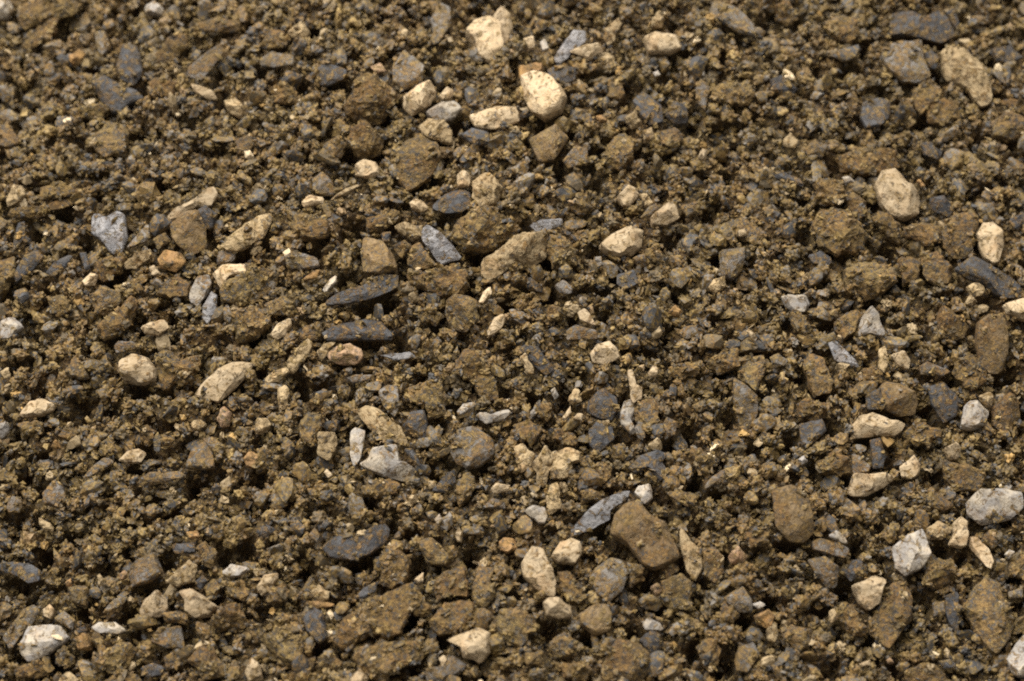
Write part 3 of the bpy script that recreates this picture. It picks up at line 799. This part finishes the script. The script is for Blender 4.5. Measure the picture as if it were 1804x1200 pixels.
B|480,700 580,670 690,830 660,880 560,870 500,790|
T|0,800 60,790 70,870 50,930 0,920|
T|1110,120 1200,80 1300,120 1240,190 1130,200|
D|1250,600 1330,570 1340,700 1340,870 1280,800 1250,720|
G|1160,650 1250,630 1250,730 1170,740|
T|430,710 470,690 490,760 440,790|
W|1665,310 1700,270 1740,290 1700,340|
B|1700,450 1720,370 1804,310 1850,400 1840,500|
D|540,440 600,350 660,340 660,450 580,500|
B|200,660 270,590 330,620 290,690|
G|1690,570 1790,540 1804,610 1700,620|
M|1720,870 1760,760 1850,720 1850,850|
D|1200,1060 1290,1040 1330,1100 1240,1110|
M|960,1130 1100,1070 1200,1090 1260,1160 1240,1240 1000,1240|
M|1540,150 1650,130 1660,220 1580,270 1510,210|
R|830,1050 860,1030 885,1070 845,1080|
C|640,1080 720,1050 720,1090 660,1100|
'''

# dark hollows between the stones, same tile grid: x,y,width factor
PITS = '''
@0,0 420,220 1560,480 1520,540 1010,920 140,640 150,850 1590,700 540,990 980,590 640,490 1330,870 250,320
@1,0 410,180 320,610 330,240 30,520 1290,400 1240,540 640,1080 860,1060 1560,60 1400,840 1490,870 1320,1140 1060,40
@2,0 470,140 540,150 1500,210 1580,260 1770,150 820,690 350,830 220,880 590,1040 900,1070 980,1080 1250,840 1490,1100 330,1160 1220,350 20,480
@3,0 920,268 1000,270 1160,300 1190,500 1220,560 1590,430 970,610 350,490 1640,660 770,960 1440,720 1090,840 1500,940 1720,1000 230,140 190,20 650,340 20,1090
@0,1 20,310 440,300 700,160 250,400 600,480 1490,520 300,840 200,1130 980,1080 1220,1020 1540,890 900,400 800,760 1120,80 1680,600
@1,1 1040,730 760,960 830,950 900,930 700,400 420,550 1500,830 1580,590 1130,100 1320,340 1010,1170 80,470 20,1180 1760,960 1270,1090
@2,1 340,30 600,70 100,390 1400,250 720,730 1170,840 1440,620 230,650 280,830 1510,30 650,1020 1120,500 590,590
@3,1 240,210 510,610 480,580 740,230 850,520 720,910 940,770 1560,910 510,760 400,1120 1780,1120 250,460 460,20 1100,1130 1460,1130 1070,310 1280,640
@0,2 610,60 110,160 290,330 960,350 590,420 590,500 100,650 1200,610 290,800 170,950 1380,170 1080,1120 1010,790 80,830 1360,970 280,1040
@1,2 300,300 690,330 640,410 1750,370 1280,590 1250,930 1030,20 380,800 820,1110 10,980 1160,250 30,210 1100,130
@2,2 360,370 270,720 1530,540 1260,620 1110,740 1100,290 1380,150 1020,1100 1290,980 790,700 1480,200 780,400 1440,680 160,410 1700,780 1450,1070
@3,2 240,220 600,430 450,600 1670,260 1730,230 1330,260 310,890 1220,950 60,790 860,840 680,690 1550,530 1790,500 170,720 780,880 1130,470 960,650 370,380 1150,1000
@0,3 230,90 120,150 230,610 150,510 930,900 100,1020 380,1080 1510,590 1330,900 1720,240 740,400 290,320 1160,330 580,720 640,1000 1560,280 900,720
@1,3 700,380 760,370 1100,150 1150,380 450,960 1060,770 1310,900 1110,1110 960,80 360,370 1510,320 1590,490 390,20 40,700 900,560
@2,3 260,800 300,820 530,880 970,510 980,460 740,280 620,150 1090,60 1310,120 1490,340 1620,750 860,840 1470,1110 1290,980 1020,670 1180,400 20,600 1540,1050
@3,3 630,230 1110,600 1240,260 1360,340 490,880 830,460 390,690 520,530 30,630 700,920 160,240 1690,460 1490,80 1770,640 420,1130 60,460 1420,830 900,1080
'''

stones = []
off = (0, 0)
for line in STONES.strip().splitlines():
    if line[0] == '@':
        off = tuple(int(x) for x in line[1:].split(','))
        continue
    kind, pts, phrase = line.split('|')
    poly = np.array([[float(c) for c in q.split(',')] for q in pts.split()]) / 4 + np.array([off[0] * 451, off[1] * 300])
    stones.append({'kind': kind, 'poly': poly, 'phrase': phrase})

pit_px = []
for line in PITS.strip().splitlines():
    w = line.split()
    a, b = (int(x) for x in w[0][1:].split(','))
    for q in w[1:]:
        x, y = (float(c) for c in q.split(','))
        pit_px.append((x / 4 + a * 451, y / 4 + b * 300))
pit_px = np.array(pit_px)
pw, _, _ = hit(pit_px[:, 0], pit_px[:, 1])
pl = pw @ FR.T
PIT_S, PIT_T = pl[:, 0], pl[:, 1]
PIT_W = rng.uniform(0.0010, 0.0016, len(pl))
PIT_D = rng.uniform(0.0055, 0.0085, len(pl))

# footprint map of the stones, two photograph pixels to a cell, with a margin all round
MX, MY = 200, 200
GW, GH = int((PW + 2 * MX) / 2), int((PH + 2 * MY) / 2)
FOOT = np.zeros((GH, GW), np.float32)


def raster(poly, shrink=0.0):
    c = poly.mean(0)
    q = poly + (c - poly) * shrink
    x0, y0 = np.floor((q.min(0) + (MX, MY)) / 2).astype(int) - 1
    x1, y1 = np.ceil((q.max(0) + (MX, MY)) / 2).astype(int) + 2
    x0, y0, x1, y1 = max(x0, 0), max(y0, 0), min(x1, GW), min(y1, GH)
    gx, gy = np.meshgrid(np.arange(x0, x1) * 2.0 - MX + 1, np.arange(y0, y1) * 2.0 - MY + 1)
    ins = np.zeros(gx.shape, bool)
    n = len(q)
    for i in range(n):
        ax, ay = q[i]
        bx, by = q[(i + 1) % n]
        if ay == by:
            continue
        cross = ((ay > gy) != (by > gy)) & (gx < (bx - ax) * (gy - ay) / (by - ay) + ax)
        ins ^= cross
    return (slice(y0, y1), slice(x0, x1)), ins


def poly_area(p):
    x, y = p[:, 0], p[:, 1]
    return 0.5 * abs(np.dot(x, np.roll(y, -1)) - np.dot(y, np.roll(x, -1)))


for s in stones:
    s['area'] = poly_area(s['poly'])
    sl, ins = raster(s['poly'], 0.20 if s['kind'] in 'BM' else 0.06)
    FOOT[sl] = np.maximum(FOOT[sl], ins)


def blur(a, k):
    for ax in (0, 1):
        b = np.zeros_like(a)
        for d in range(-k, k + 1):
            b += np.roll(a, d, ax)
        a = b / (2 * k + 1)
    return a


FOOT_SOFT = blur(blur(FOOT, 3), 3)


def look(m, px, py):
    ix = ((px + MX) / 2).astype(int)
    iy = ((py + MY) / 2).astype(int)
    ok = (ix >= 0) & (iy >= 0) & (ix < GW) & (iy < GH)
    return np.where(ok, m[np.clip(iy, 0, GH - 1), np.clip(ix, 0, GW - 1)], 0)


def smooth(a, b, x):
    t = np.clip((x - a) / (b - a), 0, 1)
    return t * t * (3 - 2 * t)


def pits(s, t):
    d = np.zeros_like(s)
    for a, b, w, k in zip(PIT_S, PIT_T, PIT_W, PIT_D):
        sel = (np.abs(s - a) < 3 * w) & (np.abs(t - b) < 3 * w)
        if sel.any():
            d[sel] = np.maximum(d[sel], k * np.exp(-((s[sel] - a) ** 2 + (t[sel] - b) ** 2) / (w * w)))
    return d


def H(s, t):
    """the loose surface between the stones"""
    low = h_low(s, t)
    q = np.stack([s, t, np.zeros_like(s)], -1)
    rough = 0.0012 * fbm(q / 0.0065 + 5.1, 2) + 0.0007 * fbm(q / 0.0022 + 1.7, 2)
    crev = 0.0032 * smooth(0.25, 0.72, vnoise(q / 0.0036 + 9.3)) + 0.0030 * smooth(0.18, 0.60, vnoise(q / 0.0018 + 2.9))
    px, py = project(to_world(s, t, low))
    f = look(FOOT_SOFT, px, py)
    return low + (rough - crev) * (1 - f) - 0.0006 * f - pits(s, t) * (1 - 0.7 * f)


# ------------------------------------------------------------------ the heap itself
def build_heap():
    ns, nt_ = 560, 420
    ss = np.linspace(-0.122, 0.122, ns)
    ts = np.linspace(-0.092, 0.095, nt_)
    S, T = np.meshgrid(ss, ts)
    q3 = np.stack([S.ravel(), T.ravel(), np.zeros(S.size)], -1)
    lumps = 0.00055 * fbm(q3 / 0.0012 + 3.1, 3, 0.6) + 0.00035 * (1 - 2 * np.abs(vnoise(q3 / 0.0009 + 8.8)))
    h = H(S.ravel(), T.ravel()) - 0.0010 + lumps
    V = to_world(S.ravel() + 0.00016 * rng.normal(size=S.size), T.ravel() + 0.00016 * rng.normal(size=S.size), h)
    i = np.arange(ns * nt_).reshape(nt_, ns)
    F = np.stack([i[:-1, :-1], i[:-1, 1:], i[1:, 1:], i[1:, :-1]], -1).reshape(-1, 4)
    o = bpy.data.objects.new('soil_heap', mesh_from('soil_heap', V, F, False))
    o.data.materials.append(SOIL_MAT)
    o['kind'] = 'structure'
    o['label'] = 'sloping heap of damp brown gravelly soil under all the stones'
    col.objects.link(o)


build_heap()

# ------------------------------------------------------------------ stones, one object each
NAMES = {'N': 'brown_stone', 'S': 'clean_slate', 'C': 'cream_stone', 'W': 'white_stone', 'T': 'tan_stone', 'G': 'grey_slate', 'D': 'dark_slate',
         'B': 'soil_crusted_stone', 'M': 'muddy_slate', 'O': 'ochre_stone', 'R': 'reddish_stone'}
CATS = {'N': 'brown stone', 'S': 'slate', 'C': 'pale stone', 'W': 'pale stone', 'T': 'tan stone', 'G': 'slate', 'D': 'slate',
        'B': 'crusted stone', 'M': 'muddy slate', 'O': 'ochre stone', 'R': 'reddish stone'}
GROUPS = {'N': 'smooth brown stones in the heap', 'S': 'clean silvery slate pieces in the heap', 'C': 'clean cream stones in the heap', 'W': 'white and grey stones in the heap', 'T': 'tan stones in the heap',
          'G': 'grey slate pieces in the heap', 'D': 'dark slate pieces in the heap', 'B': 'soil-crusted stones in the heap',
          'M': 'half-muddy slate pieces in the heap', 'O': 'ochre stones in the heap', 'R': 'reddish stones in the heap'}
# thickness, corner rounding, roughness of surface, crumbs of soil stuck on it (per square mm), pillow exponent
SHAPE = {'N': (0.65, 1, 0.06, 0.35, 0.46), 'S': (0.45, 0, 0.040, 0.12, 0.32), 'C': (0.80, 0, 0.080, 0.14, 0.46), 'W': (0.75, 0, 0.070, 0.22, 0.46), 'T': (0.75, 0, 0.090, 0.60, 0.46),
         'G': (0.48, 0, 0.050, 0.70, 0.32), 'D': (0.48, 0, 0.055, 0.80, 0.32), 'B': (0.72, 0, 0.16, 2.6, 0.46),
         'M': (0.56, 0, 0.10, 1.5, 0.36), 'O': (0.80, 1, 0.10, 0.6, 0.52), 'R': (0.80, 1, 0.08, 0.5, 0.52)}
CRUMB_V, CRUMB_F = ico(1)


def rotations(n, r):
    q = r.normal(size=(n, 4))
    q /= np.linalg.norm(q, axis=1)[:, None]
    w, x, y, z = q.T
    return np.stack([np.stack([1 - 2 * (y * y + z * z), 2 * (x * y - z * w), 2 * (x * z + y * w)], -1),
                     np.stack([2 * (x * y + z * w), 1 - 2 * (x * x + z * z), 2 * (y * z - x * w)], -1),
                     np.stack([2 * (x * z - y * w), 2 * (y * z + x * w), 1 - 2 * (x * x + y * y)], -1)], -2)


def grain_shapes(level, count, r, cuts, rough):
    """a few irregular grain shapes"""
    v, f = ico(level)
    out = []
    for k in range(count):
        p = v * (1 + rough * fbm(v * 1.3 + r.uniform(0, 40, 3), 3)[:, None])
        for c in range(cuts):
            n = r.normal(size=3)
            n /= np.linalg.norm(n)
            d = r.uniform(0.5, 0.85)
            e = p @ n - d
            p = p - np.where(e > 0, e, 0)[:, None] * n
        out.append(p)
    return np.stack(out), f


CRUST_V, CRUST_F = grain_shapes(2, 40, rng, 1, 0.9)


def scatter_mesh(pos, size, shapes, faces, r, cols, flat=(0.4, 1.4)):
    n = len(pos)
    which = r.integers(0, len(shapes), n)
    sc = r.uniform(flat[0], flat[1], (n, 1, 3)) * size[:, None, None]
    V = shapes[which] * sc
    V = np.einsum('nij,nkj->nki', rotations(n, r), V) + pos[:, None, :]
    m = shapes.shape[1]
    F = (faces[None] + (np.arange(n) * m)[:, None, None]).reshape(-1, 3)
    C = np.repeat(cols, m, axis=0)
    return V.reshape(-1, 3), F, C


PALETTE = np.array([  # colour, how much soil clings to it
    (0.215, 0.150, 0.058, 0.8), (0.145, 0.102, 0.042, 0.8), (0.285, 0.200, 0.080, 0.7), (0.098, 0.076, 0.046, 0.6),
    (0.122, 0.110, 0.095, 0.75), (0.058, 0.057, 0.057, 0.6), (0.170, 0.153, 0.132, 0.65), (0.33, 0.25, 0.145, 0.4),
    (0.60, 0.48, 0.31, 0.2), (0.35, 0.22, 0.08, 0.4), (0.235, 0.160, 0.085, 0.6)])
W_FINE = np.array([30, 26, 14, 14, 10, 9, 3.5, 3, 0.9, 0.8, 1.5])  # the rare pale grains double as painted glints among the crumbs
W_SLATE = np.array([3, 4, 0, 4, 16, 14, 8, 0.5, 0, 0, 0])
W_CLUMP = np.array([28, 28, 9, 20, 13, 14, 2.5, 1.0, 0.1, 0.4, 1.5])
W_CRUST = np.array([30, 30, 10, 14, 8, 6, 2, 2, 0.4, 0.4, 1.0])
W_COARSE = np.array([20, 16, 9, 8, 17, 13, 7, 6, 1.2, 0.8, 2.0])


def grain_colours(n, w, r):
    c = PALETTE[r.choice(len(PALETTE), n, p=w / w.sum())].copy()
    c[:, :3] *= r.uniform(0.75, 1.25, (n, 1))
    return c


def build_stone(s, index):
    kind, poly = s['kind'], s['poly']
    thick, rnd, rough, crumbs, expo = SHAPE[kind]
    r = np.random.default_rng(1000 + index)
    cpx = poly.mean(0)
    # centroid by area, so that the outline is star-shaped about it
    x, y = poly[:, 0], poly[:, 1]
    cr = x * np.roll(y, -1) - y * np.roll(x, -1)
    A = cr.sum() / 2
    cpx = np.array([((x + np.roll(x, -1)) * cr).sum(), ((y + np.roll(y, -1)) * cr).sum()]) / (6 * A)
    base, d, k = hit(np.array([cpx[0]]), np.array([cpx[1]]))
    base, d, k = base[0], d[0], k[0]
    # rest plane: between lying on the slope and the face turned out of it
    nrm = TN * 0.55 - VIEW * 0.45 + r.normal(0, 0.13, 3)
    nrm /= np.linalg.norm(nrm)
    ev = np.linalg.eigvalsh(np.cov((poly - cpx).T))
    minor = math.sqrt(max(ev[0], 1e-6)) * 1.75 * PX
    T = min(thick * minor * r.uniform(0.85, 1.15), 0.0042)
    T = max(T, 0.0006)
    if any(w in s['phrase'] for w in ('plate', 'flake', 'sliver', 'shard', 'tongue', 'feather', 'chip')):
        T *= 0.6
    lift = max((0.28 if kind in 'BM' else 0.45) * T, 0.0 if kind in 'BM' else 0.0005) + 0.0005 + (0.0005 if s['area'] < 500 else 0)
    if kind in 'CWSGDTR' and minor < 0.0013:
        lift += 0.0005
    k2 = k - lift / abs(np.dot(d, TN))
    c = CAM + k2 * d
    dd = rays(poly[:, 0], poly[:, 1])
    tt = ((c - CAM) @ nrm) / (dd @ nrm)
    P = CAM + tt[:, None] * dd - c
    ux = np.cross(TT, nrm)
    ux /= np.linalg.norm(ux)
    vy = np.cross(nrm, ux)
    q = np.stack([P @ ux, P @ vy], -1)
    # outline as a radius for each bearing
    na = 96
    th = np.arange(na) * 2 * math.pi / na
    R = np.zeros(na)
    for i in range(len(q)):
        a, b = q[i], q[(i + 1) % len(q)]
        e = b - a
        den = np.cos(th) * e[1] - np.sin(th) * e[0]
        with np.errstate(divide='ignore', invalid='ignore'):
            rad = (a[0] * e[1] - a[1] * e[0]) / den
            u = (a[0] * np.sin(th) - a[1] * np.cos(th)) / den
        ok = (rad > 0) & (u >= -1e-6) & (u <= 1 + 1e-6) & np.isfinite(rad)
        R = np.where(ok, np.maximum(R, np.where(ok, rad, 0)), R)
    R[R <= 0] = np.median(R[R > 0])
    for _ in range(rnd):
        R = 0.25 * np.roll(R, 1) + 0.5 * R + 0.25 * np.roll(R, -1)
    R *= 1.03 + (0.04 if kind in 'BMT' else 0.02) * fbm(np.stack([np.cos(th) * 3.5, np.sin(th) * 3.5, 0 * th], -1) + r.uniform(0, 40, 3), 3)
    lvl = 5 if s['area'] > 5500 else 4 if s['area'] > 700 else 3
    v, f = ico(lvl)
    rho = np.hypot(v[:, 0], v[:, 1])
    ang = np.mod(np.arctan2(v[:, 1], v[:, 0]), 2 * math.pi)
    rr = np.interp(ang, np.append(th, 2 * math.pi), np.append(R, R[0]))
    u = np.stack([rho ** expo * np.cos(ang), rho ** expo * np.sin(ang),
                  np.sign(v[:, 2]) * np.abs(v[:, 2]) ** (expo + 0.2)], -1)
    # broken faces: planes that cut the upper side but leave the outline as it is
    for j in range(r.integers(6, 11)):
        n = r.normal(size=3)
        n[2] = abs(n[2]) * 0.8 + 0.35
        n /= np.linalg.norm(n)
        dcut = max((u @ n).max() * r.uniform(0.45, 0.85), math.hypot(n[0], n[1]) * 0.97)
        e = u @ n - dcut
        u = u - np.where(e > 0, e, 0)[:, None] * n
    p = u * np.stack([rr, rr, np.full(len(rr), T)], -1)
    # weathered surface
    rad = np.linalg.norm(p, axis=1, keepdims=True) + 1e-9
    dirn = p / rad
    seed = r.uniform(0, 40, 3)
    amp = rough * min(minor, 0.004)
    p = p + dirn * (amp * 1.6 * fbm(p / (minor * 0.9) + seed, 3)[:, None]) * ((0.35, 0.35, 1.0) if kind in 'CWSGDN' else (0.45, 0.45, 1.0))
    p = p + dirn * ((0.00042 if kind in 'B' else 0.00024 if kind in 'MT' else 0.00006) * fbm(p / 0.0009 + seed, 3)[:, None])
    me = mesh_from(NAMES[kind], p, f, False)
    me.materials.append(MAT[kind])
    o = bpy.data.objects.new(NAMES[kind], me)
    M = np.eye(4)
    M[:3, 0], M[:3, 1], M[:3, 2], M[:3, 3] = ux, vy, nrm, c
    o.matrix_world = Matrix(M.tolist())
    col.objects.link(o)
    s['obj'], s['centre'], s['size'] = o, c, math.sqrt(s['area'])
    s['aspect'] = math.sqrt(ev[1] / max(ev[0], 1e-6))
    # crumbs of soil stuck to its face
    n = int(crumbs * s['area'] * 0.01 * 0.62)
    if n >= 2:
        up = np.where(p[:, 2] > 0.15 * T)[0]
        patch = fbm(p[up] / 0.0022 + seed + 7, 2) + r.normal(0, 0.35, len(up))
        pick = up[np.argsort(-patch)[:max(n * 3, 6)]]
        pick = r.choice(pick, min(n, len(pick)), replace=False)
        size = 0.00014 + 0.00062 * r.random(len(pick)) ** 2.4
        V, F, C = scatter_mesh(p[pick] - dirn[pick] * size[:, None] * 0.3, size, CRUST_V, CRUST_F, r, grain_colours(len(pick), W_CRUST, r), (0.3, 1.5))
        cm = mesh_from('soil_crumbs', V, F, False, C)
        cm.materials.append(GRAIN)
        co = bpy.data.objects.new('soil_crumbs', cm)
        co.parent = o
        co['kind'] = 'stuff'
        col.objects.link(co)


for i, s in enumerate(stones):
    build_stone(s, i)

# ------------------------------------------------------------------ names for every stone
LOOK = {'N': 'smooth brown', 'S': 'silvery slate', 'C': 'cream', 'W': 'whitish grey', 'T': 'tan', 'G': 'grey slate', 'D': 'dark slate', 'B': 'soil-crusted brown',
        'M': 'muddy grey', 'O': 'ochre', 'R': 'reddish'}


def describe(s):
    z = s['size']
    size = 'tiny' if z < 16 else 'small' if z < 26 else 'medium' if z < 42 else 'large'
    a = s['aspect']
    flat = s['kind'] in 'GDS'
    shape = ('splinter' if flat else 'long stone') if a > 2.1 else ('blade' if flat else 'oblong stone') if a > 1.45 else ('chip' if flat else 'stone')
    if s['kind'] == 'M':
        shape = shape.replace('stone', 'slab')
    if s['kind'] in 'CWTOR' and z < 26:
        shape = shape.replace('stone', 'chip')
    corners = len(s['poly'])
    form = 'angular ' if corners <= 4 else '' if corners <= 6 else 'uneven '
    return f"{size} {form}{LOOK[s['kind']]} {shape}"


marks = [s for s in stones if s['phrase']]


def relation(s, m):
    d = FR @ (s['centre'] - m['centre'])
    if abs(d[1]) > 1.1 * abs(d[0]):
        return 'upslope of' if d[1] > 0 else 'downslope of'
    return 'beside'


taken = {}
for s in marks:
    near = sorted((m for m in marks if m is not s), key=lambda m: np.linalg.norm(s['centre'] - m['centre']))
    s['label'] = f"{s['phrase']} {relation(s, near[0])} the {near[0]['phrase']}"
    taken[s['label']] = [s]
for s in sorted((s for s in stones if not s['phrase']), key=lambda s: -s['size']):
    near = sorted(marks, key=lambda m: np.linalg.norm(s['centre'] - m['centre']))[:5]
    me_ = describe(s)
    options = [f"{me_} {relation(s, near[0])} the {near[0]['phrase']}"]
    options += [f"{me_} between the {near[0]['phrase']} and the {near[1]['phrase']}"] if np.dot(
        s['centre'] - near[0]['centre'], s['centre'] - near[1]['centre']) < 0 else []
    options += [f"{me_} {relation(s, m)} the {m['phrase']}" for m in near[1:]]
    options = [x for x in options if len(x.replace('-', ' ').split()) <= 16] or [options[0]]
    s['label'] = next((x for x in options if x not in taken), options[0])
    taken.setdefault(s['label'], []).append(s)
for s in stones:
    o = s['obj']
    o['label'] = s['label']
    o['category'] = CATS[s['kind']]
    o['group'] = GROUPS[s['kind']]

# ------------------------------------------------------------------ loose gravel, grit and crumbs between them
SMIN, SMAX, TMIN, TMAX = -0.110, 0.110, -0.080, 0.085


def clear_of_stones(P, rad_px, frac):
    px, py = project(P)
    ok = look(FOOT, px, py) < 0.5
    for a in np.arange(8) * math.pi / 4:
        ok &= look(FOOT, px + np.cos(a) * rad_px * frac, py + np.sin(a) * rad_px * frac) < 0.5
    return ok


def loose(name, label, count, lo, hi, power, level, shapes, cuts, rough, w, frac, rise, seed, in_pits, smooth_shade, flat):
    r = np.random.default_rng(seed)
    s = r.uniform(SMIN, SMAX, count)
    t = r.uniform(TMIN, TMAX, count)
    size = lo + (hi - lo) * r.random(count) ** power          # radius in metres
    P0 = to_world(s, t, h_low(s, t))
    ok = clear_of_stones(P0, size / PX, frac)
    ok &= (pits(s, t) < 0.0012) | (r.random(count) < in_pits)
    s, t, size = s[ok], t[ok], size[ok]
    h = H(s, t) + size * r.uniform(rise[0], rise[1], len(s))
    V, F, C = scatter_mesh(to_world(s, t, h), size, *grain_shapes(level, shapes, r, cuts, rough), r,
                           grain_colours(len(s), w, r), flat)
    me = mesh_from(name, V, F, smooth_shade, C)
    me.materials.append(GRAIN)
    o = bpy.data.objects.new(name, me)
    o['kind'] = 'stuff'
    o['label'] = label
    o['category'] = name.replace('_', ' ')
    col.objects.link(o)


loose('gravel', 'loose brown and grey gravel filling the gaps between the stones', 1700, 0.0009, 0.0020, 2.2, 3, 40, 9, 0.45,
      W_COARSE, 0.62, (-0.2, 0.4), 21, 0.0, False, (0.5, 1.3))


def clumps(count, seed):
    """crumbly aggregates of damp soil, far too many to count: points that carry clump shapes"""
    r = np.random.default_rng(seed)
    shapes = bpy.data.collections.new('clump_shapes')
    v, f = ico(4)
    for k in range(24):
        sd = r.uniform(0, 40, 3)
        p = v * (0.85 + 0.45 * fbm(v * 1.5 + sd, 2) + 0.22 * fbm(v * 3.8 + sd, 2) - 0.25 * np.abs(vnoise(v * 3.0 - sd)))[:, None]
        p = p * r.uniform(0.65, 1.2, 3)
        me = mesh_from('soil_clump', p, f, True)
        me.materials.append(CLUMP)
        shapes.objects.link(bpy.data.objects.new('soil_clump', me))
    s = r.uniform(SMIN, SMAX, count)
    t = r.uniform(TMIN, TMAX, count)
    size = 0.00045 + 0.0011 * r.random(count) ** 2.0
    ok = clear_of_stones(to_world(s, t, h_low(s, t)), size / PX, 0.62)
    ok &= (pits(s, t) < 0.0012) | (r.random(count) < 0.1)
    s, t, size = s[ok], t[ok], size[ok]
    n = len(s)
    V = to_world(s, t, H(s, t) + size * r.uniform(-0.6, 0.6, n))
    me = bpy.data.meshes.new('clumped_soil')
    me.vertices.add(n)
    me.vertices.foreach_set('co', V.astype(np.float32).ravel())
    me.attributes.new('clump_size', 'FLOAT', 'POINT').data.foreach_set('value', size.astype(np.float32))
    me.attributes.new('clump_turn', 'FLOAT_VECTOR', 'POINT').data.foreach_set('vector', r.uniform(0, 6.28, (n, 3)).astype(np.float32).ravel())
    me.attributes.new('grain_colour', 'FLOAT_COLOR', 'POINT').data.foreach_set('color', grain_colours(n, W_CLUMP, r).astype(np.float32).ravel())
    o = bpy.data.objects.new('clumped_soil', me)
    o['kind'] = 'stuff'
    o['label'] = 'damp crumbly brown soil clumps packed between the stones'
    o['category'] = 'soil'
    col.objects.link(o)
    g = bpy.data.node_groups.new('clumps_on_points', 'GeometryNodeTree')
    g.interface.new_socket('Geometry', in_out='INPUT', socket_type='NodeSocketGeometry')
    g.interface.new_socket('Geometry', in_out='OUTPUT', socket_type='NodeSocketGeometry')
    gi, go = g.nodes.new('NodeGroupInput'), g.nodes.new('NodeGroupOutput')
    ci = g.nodes.new('GeometryNodeCollectionInfo')
    ci.inputs['Collection'].default_value = shapes
    ci.inputs['Separate Children'].default_value = True
    ci.inputs['Reset Children'].default_value = True
    ip = g.nodes.new('GeometryNodeInstanceOnPoints')
    ip.inputs['Pick Instance'].default_value = True

    def attr(name, kind):
        a = g.nodes.new('GeometryNodeInputNamedAttribute')
        a.data_type = kind
        a.inputs['Name'].default_value = name
        return [x for x in a.outputs if x.enabled and x.name == 'Attribute'][0]
    g.links.new(gi.outputs[0], ip.inputs['Points'])
    g.links.new(ci.outputs[0], ip.inputs['Instance'])
    g.links.new(attr('clump_turn', 'FLOAT_VECTOR'), ip.inputs['Rotation'])
    g.links.new(attr('clump_size', 'FLOAT'), ip.inputs['Scale'])
    rv = g.nodes.new('FunctionNodeRandomValue')
    rv.data_type = 'INT'
    ints = [x for x in rv.inputs if x.enabled and x.name in ('Min', 'Max')]
    ints[0].default_value, ints[1].default_value = 0, 23
    g.links.new([x for x in rv.outputs if x.enabled][0], ip.inputs['Instance Index'])
    g.links.new(ip.outputs[0], go.inputs[0])
    o.modifiers.new('clumps', 'NODES').node_group = g


clumps(13500, 31)
loose('slate_shards', 'thin grey slate shards lying loose between the stones', 4600, 0.0005, 0.0019, 1.9, 2, 40, 5, 0.4,
      W_SLATE, 0.55, (-0.1, 0.7), 24, 0.1, False, (0.22, 1.5))
loose('grit', 'brown and grey grit strewn between the stones', 7000, 0.00045, 0.0011, 1.6, 2, 50, 5, 0.9,
      W_COARSE * 0.7 + W_FINE * 0.3, 0.5, (-0.3, 0.9), 22, 0.15, False, (0.35, 1.5))
loose('soil_crumbs', 'fine damp brown soil crumbs covering the heap', 41000, 0.00016, 0.00055, 1.8, 1, 60, 1, 1.1,
      W_FINE, 0.35, (-0.8, 1.6), 23, 0.3, False, (0.3, 1.6))
